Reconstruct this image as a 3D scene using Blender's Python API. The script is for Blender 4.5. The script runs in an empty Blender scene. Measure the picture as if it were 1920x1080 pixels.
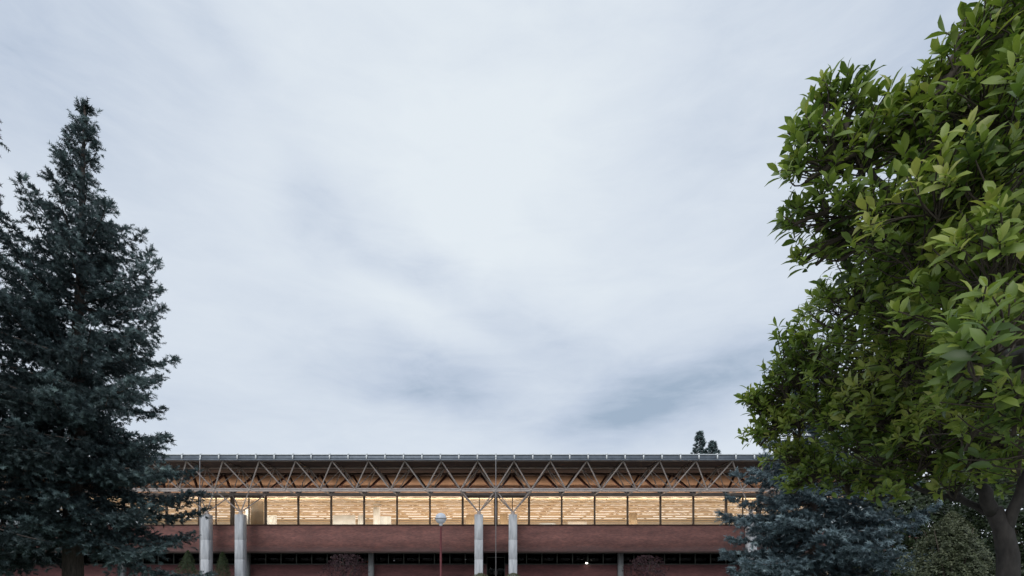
import bpy, math, random
import numpy as np
from mathutils import Vector

R = math.radians
scene = bpy.context.scene
col = scene.collection
rng = np.random.default_rng(7)
random.seed(7)

# ------------------------------------------------------------------ camera
EYE = 1.6
FPX = 965.0            # focal length in photo pixels (1920 wide)
VPX, HZ = 929.7, 1065.0
cam_d = bpy.data.cameras.new('camera')
cam = bpy.data.objects.new('camera', cam_d)
col.objects.link(cam)
cam.location = (0, 0, EYE)
cam.rotation_euler = (R(90), 0, 0)
cam_d.sensor_width = 36
cam_d.lens = 36 * FPX / 1920
cam_d.shift_x = (960 - VPX) / 1920
cam_d.shift_y = (HZ - 540) / 1920
cam_d.clip_start = 0.05
cam_d.clip_end = 3000
scene.camera = cam
scene.render.resolution_x, scene.render.resolution_y = 1024, 576
vs = scene.view_settings
vs.view_transform = 'Standard'; vs.look = 'None'; vs.exposure = 0.0; vs.gamma = 1; vs.use_curve_mapping = False


def px(x, y, D):
    """photo pixel at depth D -> world point (used once, to size and place real things)"""
    return np.array([(x - VPX) / FPX * D, D, EYE + (HZ - y) / FPX * D])


# ------------------------------------------------------------------ world
SUN_EL, SUN_AZ = R(36), R(202)
w = bpy.data.worlds.new('World'); scene.world = w; w.use_nodes = True
nt = w.node_tree; nt.nodes.clear()
N = nt.nodes.new; Lk = nt.links.new


def M(op, a, b=None, c=None, clamp=False):
    n = N('ShaderNodeMath'); n.operation = op; n.use_clamp = clamp
    for i, v in enumerate((a, b, c)):
        if v is None: continue
        if isinstance(v, (int, float)): n.inputs[i].default_value = v
        else: Lk(v, n.inputs[i])
    return n.outputs[0]


tc = N('ShaderNodeTexCoord'); sep = N('ShaderNodeSeparateXYZ'); Lk(tc.outputs['Generated'], sep.inputs[0])
dx, dy, dz = sep.outputs
az = M('ARCTAN2', dx, dy)
el = M('ARCSINE', dz)
cmb = N('ShaderNodeCombineXYZ'); Lk(az, cmb.inputs[0]); Lk(el, cmb.inputs[1])


def noise(vec, scale, detail=5, rough=.55, dist=0., sx=1., sy=1., rot=0.):
    mp = N('ShaderNodeMapping'); Lk(vec, mp.inputs[0])
    mp.inputs['Scale'].default_value = (sx, sy, 1); mp.inputs['Rotation'].default_value = (0, 0, rot)
    n = N('ShaderNodeTexNoise'); Lk(mp.outputs[0], n.inputs['Vector'])
    n.inputs['Scale'].default_value = scale; n.inputs['Detail'].default_value = detail
    n.inputs['Roughness'].default_value = rough; n.inputs['Distortion'].default_value = dist
    return n.outputs['Fac']


n1 = noise(cmb.outputs[0], 2.6, 6, .55, .4, .8, 1.8, R(28))
n2 = noise(cmb.outputs[0], 9.0, 6, .6, .6, .6, 2.0, R(24))
n3 = noise(cmb.outputs[0], 3.5, 3, .5)
n4 = noise(cmb.outputs[0], 4.1, 3, .5, 0, 1, 1, 1.3)
n5 = noise(cmb.outputs[0], 26.0, 5, .65, .8, .5, 1.7, R(22))
wx = M('MULTIPLY', M('SUBTRACT', n3, .5), .12)
wy = M('MULTIPLY', M('SUBTRACT', n4, .5), .09)
azw = M('ADD', az, wx); elw = M('ADD', el, wy)


def blob(x, y, rx, ry, rot=0.):
    """soft cloud patch: centre and radii given by where it stands in the sky"""
    a0 = math.atan((x - VPX) / FPX); e0 = math.atan((HZ - y) / FPX * math.cos(a0))
    ra = rx / FPX * math.cos(a0) ** 2; re = ry / FPX * math.cos(e0) ** 2
    c, s = math.cos(rot), math.sin(rot)
    u = M('SUBTRACT', azw, a0); v = M('SUBTRACT', elw, e0)
    p = M('DIVIDE', M('ADD', M('MULTIPLY', u, c), M('MULTIPLY', v, s)), ra)
    q = M('DIVIDE', M('SUBTRACT', M('MULTIPLY', v, c), M('MULTIPLY', u, s)), re)
    r2 = M('ADD', M('MULTIPLY', p, p), M('MULTIPLY', q, q))
    return M('EXPONENT', M('MULTIPLY', r2, -1))


dark = None
for (x, y, rx, ry, rot, k) in [
    (800, 712, 220, 66, R(-5), .78), (760, 745, 110, 26, 0, .25), (850, 530, 220, 66, R(-26), .34), (1040, 645, 150, 46, R(-22), .25), (640, 600, 160, 40, R(-15), .14),
    (590, 410, 70, 90, R(40), .36), (1220, 758, 220, 62, R(13), .62), (1370, 705, 230, 80, R(18), .50), (1120, 790, 120, 26, 0, .3),
    (1500, 120, 420, 330, 0, .22), (1900, 0, 350, 260, 0, .40), (60, 60, 330, 200, 0, .50), (380, 30, 180, 50, R(-20), .22), (60, 800, 300, 250, 0, .15),
    (480, 800, 400, 60, 0, .12), (700, 480, 120, 30, R(-20), .25)]:
    t = M('MULTIPLY', blob(x, y, rx, ry, rot), k)
    dark = t if dark is None else M('ADD', dark, t)
tex = M('ADD', M('MULTIPLY', n2, .8), .60)
dark = M('MULTIPLY', M('MULTIPLY', dark, tex), .72)
dark = M('ADD', dark, M('MULTIPLY', M('SUBTRACT', n1, .5), .38))
dark = M('ADD', dark, M('MULTIPLY', M('SUBTRACT', n2, .5), .26))
dark = M('ADD', dark, M('MULTIPLY', M('SUBTRACT', n5, .5), M('ADD', M('MULTIPLY', dark, .45), .04)))
lite = M('MULTIPLY', blob(900, 330, 300, 330, R(30)), .26)
dark = M('SUBTRACT', M('ADD', dark, .20), lite, clamp=True)
ramp = N('ShaderNodeValToRGB'); Lk(dark, ramp.inputs[0])
cr = ramp.color_ramp
cr.elements[0].position = 0; cr.elements[0].color = (.80, .865, .92, 1)
cr.elements[1].position = 1; cr.elements[1].color = (.36, .455, .58, 1)
e = cr.elements.new(.25); e.color = (.695, .765, .855, 1)
e = cr.elements.new(.6); e.color = (.54, .62, .745, 1)
sky = N('ShaderNodeTexSky'); sky.sky_type = 'NISHITA'; sky.sun_disc = False
sky.sun_elevation = SUN_EL; sky.sun_rotation = SUN_AZ
skb = N('ShaderNodeBackground'); Lk(sky.outputs[0], skb.inputs[0]); skb.inputs[1].default_value = .1
clb = N('ShaderNodeBackground'); Lk(ramp.outputs[0], clb.inputs[0]); clb.inputs[1].default_value = 1.0
mixs = N('ShaderNodeMixShader'); mixs.inputs[0].default_value = .96
Lk(skb.outputs[0], mixs.inputs[1]); Lk(clb.outputs[0], mixs.inputs[2])
wo = N('ShaderNodeOutputWorld'); Lk(mixs.outputs[0], wo.inputs[0])

sun_d = bpy.data.lights.new('sun', 'SUN'); sun_d.energy = 1.5; sun_d.angle = R(40); sun_d.color = (1, .97, .93)
sun = bpy.data.objects.new('sun', sun_d); col.objects.link(sun)
sd = Vector((math.sin(SUN_AZ) * math.cos(SUN_EL), math.cos(SUN_AZ) * math.cos(SUN_EL), math.sin(SUN_EL)))
sun.rotation_euler = sd.to_track_quat('Z', 'Y').to_euler()


# ------------------------------------------------------------------ materials
def new_mat(name):
    m = bpy.data.materials.new(name); m.use_nodes = True
    return m, m.node_tree, m.node_tree.nodes['Principled BSDF']


def tex_noise(nt, scale, detail=4, rough=.6, vec=None, mscale=None):
    tc = nt.nodes.new('ShaderNodeTexCoord'); src = tc.outputs['Object']
    if mscale:
        mp = nt.nodes.new('ShaderNodeMapping'); nt.links.new(src, mp.inputs[0]); mp.inputs['Scale'].default_value = mscale
        src = mp.outputs[0]
    n = nt.nodes.new('ShaderNodeTexNoise'); nt.links.new(src, n.inputs['Vector'])
    n.inputs['Scale'].default_value = scale; n.inputs['Detail'].default_value = detail; n.inputs['Roughness'].default_value = rough
    return n.outputs['Fac']


def ramp2(nt, fac, c1, c2, p1=.3, p2=.7):
    r = nt.nodes.new('ShaderNodeValToRGB'); nt.links.new(fac, r.inputs[0])
    r.color_ramp.elements[0].position = p1; r.color_ramp.elements[0].color = (*c1, 1)
    r.color_ramp.elements[1].position = p2; r.color_ramp.elements[1].color = (*c2, 1)
    return r.outputs[0]


def mat_noise(name, c1, c2, scale=2., rough=.7, metal=0., spec=.4, mscale=None, bump=0., p1=.3, p2=.7):
    m, nt, b = new_mat(name)
    f = tex_noise(nt, scale, 5, .6, mscale=mscale)
    nt.links.new(ramp2(nt, f, c1, c2, p1, p2), b.inputs['Base Color'])
    b.inputs['Roughness'].default_value = rough; b.inputs['Metallic'].default_value = metal
    b.inputs['Specular IOR Level'].default_value = spec
    if bump:
        bp = nt.nodes.new('ShaderNodeBump'); bp.inputs['Strength'].default_value = bump
        nt.links.new(f, bp.inputs['Height']); nt.links.new(bp.outputs[0], b.inputs['Normal'])
    return m


def mat_brick(name, c1, c2, mortar, pale_base=None):
    m, nt, b = new_mat(name)
    tc = nt.nodes.new('ShaderNodeTexCoord'); sp = nt.nodes.new('ShaderNodeSeparateXYZ'); nt.links.new(tc.outputs['Object'], sp.inputs[0])
    cb = nt.nodes.new('ShaderNodeCombineXYZ'); nt.links.new(sp.outputs[0], cb.inputs[0]); nt.links.new(sp.outputs[2], cb.inputs[1])
    br = nt.nodes.new('ShaderNodeTexBrick'); nt.links.new(cb.outputs[0], br.inputs['Vector'])
    br.inputs['Scale'].default_value = 1; br.inputs['Brick Width'].default_value = .25; br.inputs['Row Height'].default_value = .07
    br.inputs['Mortar Size'].default_value = .008
    br.inputs['Color1'].default_value = (*c1, 1); br.inputs['Color2'].default_value = (*c2, 1); br.inputs['Mortar'].default_value = (*mortar, 1)
    f = tex_noise(nt, .9, 6, .65, mscale=(.5, 1, 2.2))
    mx = nt.nodes.new('ShaderNodeMix'); mx.data_type = 'RGBA'; mx.blend_type = 'MULTIPLY'; mx.inputs[0].default_value = 1
    nt.links.new(br.outputs['Color'], mx.inputs[6]); nt.links.new(ramp2(nt, f, (.66, .66, .68), (1.2, 1.14, 1.12), .3, .7), mx.inputs[7])
    out = mx.outputs[2]
    if pale_base:   # paler tone on the lowest courses, with an uneven upper edge
        f2 = tex_noise(nt, 1.1, 6, .7, mscale=(.35, 1, 1.2))
        mm = nt.nodes.new('ShaderNodeMath'); mm.operation = 'MULTIPLY_ADD'; nt.links.new(f2, mm.inputs[0]); mm.inputs[1].default_value = 1.1
        nt.links.new(sp.outputs[2], mm.inputs[2])
        mr = nt.nodes.new('ShaderNodeMapRange'); nt.links.new(mm.outputs[0], mr.inputs[0])
        mr.inputs[1].default_value = pale_base[0]; mr.inputs[2].default_value = pale_base[1]; mr.inputs[3].default_value = .55; mr.inputs[4].default_value = 0
        m2 = nt.nodes.new('ShaderNodeMix'); m2.data_type = 'RGBA'; nt.links.new(mr.outputs[0], m2.inputs[0])
        nt.links.new(out, m2.inputs[6]); m2.inputs[7].default_value = (.30, .22, .22, 1)
        out = m2.outputs[2]
    nt.links.new(out, b.inputs['Base Color']); b.inputs['Roughness'].default_value = .85
    bp = nt.nodes.new('ShaderNodeBump'); bp.inputs['Strength'].default_value = .3; bp.inputs['Distance'].default_value = .01
    nt.links.new(br.outputs['Fac'], bp.inputs['Height']); bp.invert = True; nt.links.new(bp.outputs[0], b.inputs['Normal'])
    return m


def mat_glass(name, refl, tint=(1, 1, 1)):
    m = bpy.data.materials.new(name); m.use_nodes = True; nt = m.node_tree; nt.nodes.clear()
    t = nt.nodes.new('ShaderNodeBsdfTransparent'); t.inputs[0].default_value = (*tint, 1)
    g = nt.nodes.new('ShaderNodeBsdfGlossy'); g.inputs['Roughness'].default_value = .03
    mx = nt.nodes.new('ShaderNodeMixShader')
    mx.inputs[0].default_value = refl
    nt.links.new(t.outputs[0], mx.inputs[1]); nt.links.new(g.outputs[0], mx.inputs[2])
    o = nt.nodes.new('ShaderNodeOutputMaterial'); nt.links.new(mx.outputs[0], o.inputs[0])
    return m


def mat_emit(name, c, s):
    m, nt, b = new_mat(name)
    b.inputs['Base Color'].default_value = (.8, .8, .8, 1)
    b.inputs['Emission Color'].default_value = (*c, 1); b.inputs['Emission Strength'].default_value = s
    return m


def mat_leaf(name, cols, trans=.25, rough=.5, spec=.4, tcol=None):
    """cols: colours along the per-leaf 'tint' attribute (leaf age; on conifers painted light and shade too)"""
    m, nt, b = new_mat(name)
    at = nt.nodes.new('ShaderNodeAttribute'); at.attribute_name = 'tint'
    r = nt.nodes.new('ShaderNodeValToRGB'); nt.links.new(at.outputs['Fac'], r.inputs[0])
    els = r.color_ramp.elements
    els[0].position = 0; els[0].color = (*cols[0], 1); els[1].position = 1; els[1].color = (*cols[-1], 1)
    for i in range(1, len(cols) - 1):
        e = els.new(i / (len(cols) - 1)); e.color = (*cols[i], 1)
    nt.links.new(r.outputs[0], b.inputs['Base Color'])
    b.inputs['Roughness'].default_value = rough; b.inputs['Specular IOR Level'].default_value = spec
    t = nt.nodes.new('ShaderNodeBsdfTranslucent')
    if tcol:
        mm = nt.nodes.new('ShaderNodeMix'); mm.data_type = 'RGBA'; mm.blend_type = 'MULTIPLY'; mm.inputs[0].default_value = 1
        nt.links.new(r.outputs[0], mm.inputs[6]); mm.inputs[7].default_value = (*tcol, 1); nt.links.new(mm.outputs[2], t.inputs[0])
    else:
        nt.links.new(r.outputs[0], t.inputs[0])
    mx = nt.nodes.new('ShaderNodeMixShader'); mx.inputs[0].default_value = trans
    nt.links.new(b.outputs[0], mx.inputs[1]); nt.links.new(t.outputs[0], mx.inputs[2])
    nt.links.new(mx.outputs[0], nt.nodes['Material Output'].inputs[0])
    return m


MT = dict(
    brick=mat_brick('red_brick', (.270, .108, .090), (.160, .066, .060), (.19, .14, .135), pale_base=(3.5, 4.15)),
    brick_low=mat_brick('dark_red_brick', (.24, .085, .085), (.17, .062, .066), (.17, .12, .12)),
    concrete=mat_noise('concrete', (.30, .32, .355), (.53, .55, .58), 2.2, .85, mscale=(2.5, 2.5, .35), bump=.15, p1=.25, p2=.62),
    concrete_dark=mat_noise('grey_render', (.20, .21, .22), (.30, .31, .32), 2, .9),
    steel=mat_noise('painted_steel', (.40, .35, .33), (.56, .50, .48), 3, .5),
    steel_dark=mat_noise('darker_steel', (.29, .24, .22), (.43, .37, .34), 3, .6),  # darker steel tone for rear braces, top chords, transom and panel joints
    zinc=mat_noise('zinc_fascia', (.12, .145, .18), (.19, .22, .265), 2.5, .45, .3),
    zinc_pale=mat_noise('pale_zinc', (.62, .66, .69), (.74, .77, .80), 4, .5),
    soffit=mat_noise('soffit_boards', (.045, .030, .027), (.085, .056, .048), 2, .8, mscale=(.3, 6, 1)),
    ply=mat_noise('orange_timber_panel', (.42, .245, .155), (.58, .37, .25), 1.1, .6, mscale=(1.2, 1, .7), p1=.25, p2=.75),
    timber_dark=mat_noise('dark_timber', (.035, .013, .011), (.075, .03, .024), 6, .6),
    frame=mat_noise('bronze_frame', (.13, .095, .07), (.20, .15, .115), 5, .45, .2),
    frame_low=mat_noise('grey_green_frame', (.055, .06, .055), (.10, .11, .10), 5, .5),
    inner_ceiling=mat_noise('pale_timber_ceiling', (.70, .575, .46), (.82, .72, .61), 1.2, .6, mscale=(.35, 5, 1)),
    inner_wall=mat_noise('plaster_wall', (.62, .52, .40), (.76, .68, .56), 1, .8),
    inner_white=mat_noise('white_board', (.80, .78, .72), (.86, .84, .80), 1, .6),
    inner_wood=mat_noise('plywood_partition', (.46, .32, .19), (.60, .45, .29), 1.5, .6),
    inner_steel=mat_noise('white_painted_steel', (.55, .45, .36), (.68, .58, .48), 3, .5),
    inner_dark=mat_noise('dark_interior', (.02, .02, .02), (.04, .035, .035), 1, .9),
    glass=mat_glass('window_glass', .035, (.93, .94, .93)),
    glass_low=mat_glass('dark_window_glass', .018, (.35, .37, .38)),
    tube_light=mat_emit('lit_tube', (1, .92, .82), .85),
    spot_light=mat_emit('lit_globe', (1, .95, .85), 5.0),
    red_paint=mat_noise('dark_red_paint', (.10, .022, .028), (.15, .035, .04), 8, .5),
    black_paint=mat_noise('black_paint', (.02, .02, .02), (.04, .04, .04), 8, .5),
    opal=mat_noise('opal_plastic', (.48, .51, .58), (.60, .63, .69), 3, .25, spec=.5),
    galv=mat_noise('galvanised_pipe', (.20, .195, .20), (.30, .29, .30), 5, .5, .4),
    grass=mat_noise('grass_green', (.03, .055, .018), (.06, .09, .03), 3, .9),
    paving=mat_noise('paving_grey', (.30, .29, .28), (.42, .41, .39), 4, .85),
    bark_dark=mat_noise('spruce_bark', (.045, .035, .032), (.12, .095, .085), 9, .95, mscale=(2, 2, .5), bump=.6),
    bark_grey=mat_noise('magnolia_bark', (.012, .011, .011), (.048, .043, .041), 7, .9, mscale=(2, 2, .7), bump=.5),
    twig=mat_noise('twig_bark', (.035, .028, .022), (.08, .065, .05), 9, .9),
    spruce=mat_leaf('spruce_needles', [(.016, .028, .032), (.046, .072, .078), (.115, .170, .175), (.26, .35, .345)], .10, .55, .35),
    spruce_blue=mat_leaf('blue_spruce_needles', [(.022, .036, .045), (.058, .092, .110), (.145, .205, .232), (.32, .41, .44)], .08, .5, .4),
    cedar=mat_leaf('cedar_needles', [(.018, .030, .033), (.038, .058, .062), (.075, .11, .11)], .10, .55, .35),
    magnolia=mat_leaf('magnolia_leaves', [(.050, .086, .024), (.100, .160, .038), (.165, .235, .052), (.25, .32, .07), (.36, .38, .11)], .30, .42, .42, (1.25, 1.35, .7)),
    shrub=mat_leaf('olive_shrub_leaves', [(.03, .04, .02), (.065, .08, .04), (.15, .165, .10)], .15),
    darkshrub=mat_leaf('dark_shrub_leaves', [(.015, .025, .012), (.03, .05, .02), (.055, .08, .035)], .15),
    cypress=mat_leaf('cypress_leaves', [(.018, .03, .012), (.035, .055, .02), (.055, .08, .03)], .1),
    maple=mat_leaf('purple_maple_leaves', [(.018, .008, .010), (.035, .014, .019), (.075, .035, .045)], .2),
    hedge=mat_leaf('hedge_leaves', [(.06, .07, .035), (.12, .13, .07), (.22, .22, .13)], .15),
    car_paint=mat_noise('white_car_paint', (.74, .76, .78), (.78, .80, .82), 1, .25, spec=.6),
    car_glass=mat_noise('car_glass', (.015, .018, .02), (.03, .033, .036), 1, .08, spec=.6),
    rubber=mat_noise('tyre_rubber', (.02, .02, .02), (.035, .035, .035), 9, .9),
)


# ------------------------------------------------------------------ mesh helpers
class MB:
    def __init__(s): s.v = []; s.q = []; s.t = []; s.a = []; s.n = 0

    def add(s, v, q=None, t=None, tint=.5):
        v = np.asarray(v, float).reshape(-1, 3)
        if q is not None and len(q): s.q.append(np.asarray(q).reshape(-1, 4) + s.n)
        if t is not None and len(t): s.t.append(np.asarray(t).reshape(-1, 3) + s.n)
        s.v.append(v); s.a.append(np.broadcast_to(np.asarray(tint, float), (len(v),)).copy()); s.n += len(v)

    def box(s, x0, x1, y0, y1, z0, z1):
        v = [(x, y, z) for z in (z0, z1) for y in (y0, y1) for x in (x0, x1)]
        s.add(v, [(0, 2, 3, 1), (4, 5, 7, 6), (0, 1, 5, 4), (2, 6, 7, 3), (0, 4, 6, 2), (1, 3, 7, 5)])

    def tube(s, pts, rad, n=8, cap=True, tint=.5):
        pts = np.asarray(pts, float); k = len(pts)
        rad = np.broadcast_to(np.asarray(rad, float), (k,))
        tan = np.gradient(pts, axis=0); tan /= np.linalg.norm(tan, axis=1)[:, None] + 1e-9
        ref = np.array([0, 0, 1.]) if abs(tan[0][2]) < .9 else np.array([1., 0, 0])
        u = np.cross(tan, ref); u /= np.linalg.norm(u, axis=1)[:, None] + 1e-9
        w_ = np.cross(tan, u)
        th = np.arange(n) * 2 * math.pi / n
        ring = pts[:, None] + rad[:, None, None] * (np.cos(th)[None, :, None] * u[:, None] + np.sin(th)[None, :, None] * w_[:, None])
        q = []
        for i in range(k - 1):
            for j in range(n):
                j2 = (j + 1) % n; q.append((i * n + j, i * n + j2, (i + 1) * n + j2, (i + 1) * n + j))
        v = ring.reshape(-1, 3); t = []
        if cap:
            v = np.vstack([v, pts[:1], pts[-1:]]); c0, c1 = k * n, k * n + 1
            for j in range(n):
                j2 = (j + 1) % n; t.append((c0, j2, j)); t.append((c1, (k - 1) * n + j, (k - 1) * n + j2))
        s.add(v, q, t, tint)

    def lathe(s, c, prof, n=20):
        """prof: (r, z) list, closed at r=0 where given"""
        c = np.asarray(c, float); th = np.arange(n) * 2 * math.pi / n; v = []
        for r, z in prof:
            r = max(r, 1e-4)
            for a in th: v.append(c + (r * math.cos(a), r * math.sin(a), z))
        q = []
        for i in range(len(prof) - 1):
            for j in range(n):
                j2 = (j + 1) % n; q.append((i * n + j, i * n + j2, (i + 1) * n + j2, (i + 1) * n + j))
        s.add(v, q)

    def inst(s, tv, tq, tt, pos, fr, scl, tint):
        """copies of a template; fr (n,3,3) columns = local axes, scl (n,3)"""
        n = len(pos); k = len(tv)
        v = np.einsum('nij,nkj->nki', fr, tv[None] * scl[:, None, :]) + pos[:, None]
        off = (np.arange(n) * k)[:, None, None]
        q = (tq[None] + off).reshape(-1, 4) if tq is not None and len(tq) else None
        t = (tt[None] + off).reshape(-1, 3) if tt is not None and len(tt) else None
        s.add(v.reshape(-1, 3), q, t, np.repeat(tint, k))

    def build(s, name, mat, parent=None, smooth=False, origin=None):
        v = np.vstack(s.v)
        if origin is not None: v = v - np.asarray(origin)
        q = np.vstack(s.q) if s.q else np.zeros((0, 4), int); t = np.vstack(s.t) if s.t else np.zeros((0, 3), int)
        me = bpy.data.meshes.new(name)
        me.vertices.add(len(v)); me.vertices.foreach_set('co', v.astype(np.float32).ravel())
        me.loops.add(q.size + t.size); me.loops.foreach_set('vertex_index', np.concatenate([q.ravel(), t.ravel()]).astype(np.int32))
        me.polygons.add(len(q) + len(t))
        st = np.concatenate([np.arange(len(q)) * 4, len(q) * 4 + np.arange(len(t)) * 3]).astype(np.int32)
        me.polygons.foreach_set('loop_start', st)
        me.update(calc_edges=True)
        if smooth: me.polygons.foreach_set('use_smooth', np.ones(len(me.polygons), bool))
        at = me.attributes.new('tint', 'FLOAT', 'POINT'); at.data.foreach_set('value', np.concatenate(s.a).astype(np.float32))
        me.materials.append(MT[mat])
        o = bpy.data.objects.new(name, me); col.objects.link(o)
        if parent is not None: o.parent = parent
        if origin is not None: o.location = tuple(origin)
        return o


def tag(o, label, cat=None, group=None, kind=None):
    if label: o['label'] = label
    if cat: o['category'] = cat
    if group: o['group'] = group
    if kind: o['kind'] = kind
    return o


def thing(name, loc, label, cat, group=None):
    o = bpy.data.objects.new(name, None); col.objects.link(o); o.location = loc; o.empty_display_size = .3
    return tag(o, label, cat, group)


def copy_part(o, parent, loc):
    c = o.copy(); col.objects.link(c); c.parent = parent; c.location = loc
    return c


def copy_tree(o, parent, loc):
    c = copy_part(o, parent, loc)
    for ch in o.children:
        copy_part(ch, c, ch.location)
    return c


# ------------------------------------------------------------------ ground
g = MB(); g.add([(-900, -300, 0), (900, -300, 0), (900, 1500, 0), (-900, 1500, 0)], [(0, 1, 2, 3)])
tag(g.build('ground', 'grass'), None, kind='structure')
g = MB(); g.add([(-4, -20, .004), (4, -20, .004), (4, 41, .004), (-4, 41, .004)], [(0, 1, 2, 3)])
g.add([(-60, 24, .008), (60, 24, .008), (60, 50.2, .008), (-60, 50.2, .008)], [(0, 1, 2, 3)])  # unseen plaza, made wide and pale to bounce light under the eaves
tag(g.build('bounce_pavement', 'paving'), None, kind='structure')

# ------------------------------------------------------------------ the building
MOD = 3.0
K0, K1 = -17, 13
XL, XR = K0 * MOD, K1 * MOD
D0 = FPX * MOD / 68.3           # front row of top nodes
DL = D0 + 1.5                   # front row of bottom nodes
DC = D0 + 3.0                   # columns
DF = D0 + 4.5                   # glazed front
DU = D0 + 6.0                   # upper timber wall
DE = 41.93                      # roof edge
DG = 50.26                      # ground floor wall
ZT, ZL = 10.43, 8.28
bld = thing('brick_hall', (0, DF, 0), 'long two-storey brick hall with lit upper windows under a projecting white space-frame roof', 'building')


def part(mb, name, mat, parent=bld, smooth=False):
    """parts built in world coordinates, stored relative to the building's base"""
    o = mb.build(name, mat, parent, smooth)
    o.data.transform(__import__('mathutils').Matrix.Translation((0, -DF, 0))) if parent is bld else None
    return o


def sub(mb, name, mat, parent, smooth=False):
    o = mb.build(name, mat, parent, smooth)
    o.data.transform(__import__('mathutils').Matrix.Translation((0, -DF, 0)))
    return o


# roof
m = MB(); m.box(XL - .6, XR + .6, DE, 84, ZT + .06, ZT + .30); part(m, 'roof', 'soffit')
m = MB(); m.box(XL - .6, XR + .6, DE + .35, 84, ZT + .303, ZT + .40); part(m, 'roof_covering', 'zinc')
m = MB()
m.box(XL - .6, XR + .6, DE - .06, DE - .003, ZT - .05, ZT + .36)
m.box(XL - .6, XR + .6, DE - .13, DE - .063, ZT - .08, ZT + .03)
part(m, 'fascia', 'zinc')
m = MB(); m.box(XL - .62, XR + .62, DE - .12, DE + .3, ZT + .363, ZT + .43); part(m, 'roof_cap', 'zinc_pale')
m = MB(); m.box(-.055, .055, -.15, -.133, .034, .357); m.box(-.055, .055, -.145, .4, .433, .49); m.box(-.055, .055, -.150, -.131, .36, .49)
rib = part(MB() if False else m, 'fascia_rib', 'zinc_pale'); rib.data.transform(__import__('mathutils').Matrix.Translation((0, DF, 0)))
rib.location = (XL, DE - DF, ZT)
for i in range(1, (K1 - K0) * 2 + 1):
    copy_part(rib, bld, (XL + i * 1.5, DE - DF, ZT))

# brick band, recess ceiling, ground-floor wall
m = MB(); m.box(XL, XR, DF - .10, DF + .25, 3.11, 5.44); part(m, 'brick_band', 'brick')
m = MB(); m.box(XL - .02, XR + .02, DF - .14, DF + .2, 5.443, 5.52); part(m, 'sill', 'timber_dark')
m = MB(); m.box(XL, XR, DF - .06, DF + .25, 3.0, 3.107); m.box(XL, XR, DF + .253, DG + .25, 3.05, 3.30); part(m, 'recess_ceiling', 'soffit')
m = MB()
for a, b in ((XL, -.9), (.9, XR)):
    m.box(a, b, DG, DG + .3, 0, 1.93)
part(m, 'lower_wall', 'brick_low')
m = MB()
for a, b in ((XL, -.9), (.9, XR)): m.box(a, b, DG - .06, DG + .05, 1.933, 2.03)
part(m, 'lower_sill', 'frame_low')
# lower windows: 1.5 m panes
m = MB(); m.box(-.72, .72, -.01, .01, 2.033, 3.0)
m2 = MB(); m2.box(-.75, -.70, -.05, .05, 2.033, 3.047); m2.box(.70, .75, -.05, .05, 2.033, 3.047); m2.box(-.697, .697, -.05, .05, 2.985, 3.047)
lw = m.build('lower_window', 'glass_low', bld); m2.build('frame', 'frame_low', lw)
xs = [XL + .75 + 1.5 * i for i in range(int((XR - XL) / 1.5))]
xs = [x for x in xs if abs(x) > .9]
lw.location = (xs[0], DG + .1 - DF, 0)
for x in xs[1:]: copy_tree(lw, bld, (x, DG + .1 - DF, 0))
# entrance doors
m = MB(); m.box(-.9, -.02, DG + .02, DG + .05, .08, 2.6); m.box(.02, .9, DG + .02, DG + .05, .08, 2.6)
dr = part(m, 'door', 'glass_low')
m = MB()
for x in (-.9, -.06, .84): m.box(x, x + .06, DG - .02, DG + .08, 0, 3.04)
m.box(-.84, -.06, DG - .02, DG + .08, 2.6, 2.68); m.box(.0, .84, DG - .02, DG + .08, 2.6, 2.68)
m.box(-.84, -.06, DG - .02, DG + .08, 0, .08); m.box(.0, .84, DG - .02, DG + .08, 0, .08)
sub(m, 'door_frame', 'frame_low', dr)
m = MB()
for x in (-.16, .1): m.tube([(x, DG - .07, .9), (x, DG - .07, 1.3)], .02, 8)
sub(m, 'door_handle', 'galv', dr)
# dark rooms behind the ground floor windows
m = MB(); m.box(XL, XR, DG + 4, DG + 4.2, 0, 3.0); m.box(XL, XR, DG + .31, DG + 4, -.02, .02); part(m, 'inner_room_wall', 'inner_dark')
# ground floor round lamps
m = MB(); m.lathe((0, 0, 0), [(0, -.09), (.07, -.06), (.10, 0), (.07, .06), (0, .09)], 12)
lamps = [px(1100, 1056, DG - .3), px(739, 1051, DG - .3), px(873, 1049, DG - .3), px(637, 1040, DG - .3)]
lp0 = None
for i, p in enumerate(lamps):
    mm = MB(); r_ = (.12, .09, .08, .07)[i]
    mm.lathe((0, 0, 0), [(0, -r_ * .6), (r_ * .8, -r_ * .4), (r_, 0), (r_ * .8, r_ * .4), (0, r_ * .6)], 12)
    o = mm.build('wall_lamp', 'spot_light' if i == 0 else 'opal', bld, True); o.location = (p[0], p[1] - DF, p[2])
    st = MB(); st.tube([(0, 0, r_ * .6), (0, 0, 3.04 - p[2])], .012, 6); st.build('lamp_stem', 'black_paint', o)
# recess columns
m = MB(); m.box(-.24, .24, -.24, .24, 0, 3.047)
for i, k in enumerate([-16, -12, -8, -4, 4, 8, 12]):
    if i == 0:
        rc = m.build('recess_column', 'concrete_dark', bld); rc.location = (k * MOD, 49.6 - DF, 0)
    else: copy_part(rc, bld, (k * MOD, 49.6 - DF, 0))

# upper glazing, one window per bay
wb, wt = 5.523, 8.20
PAIR = [-16, -8, 0, 8]


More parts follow.
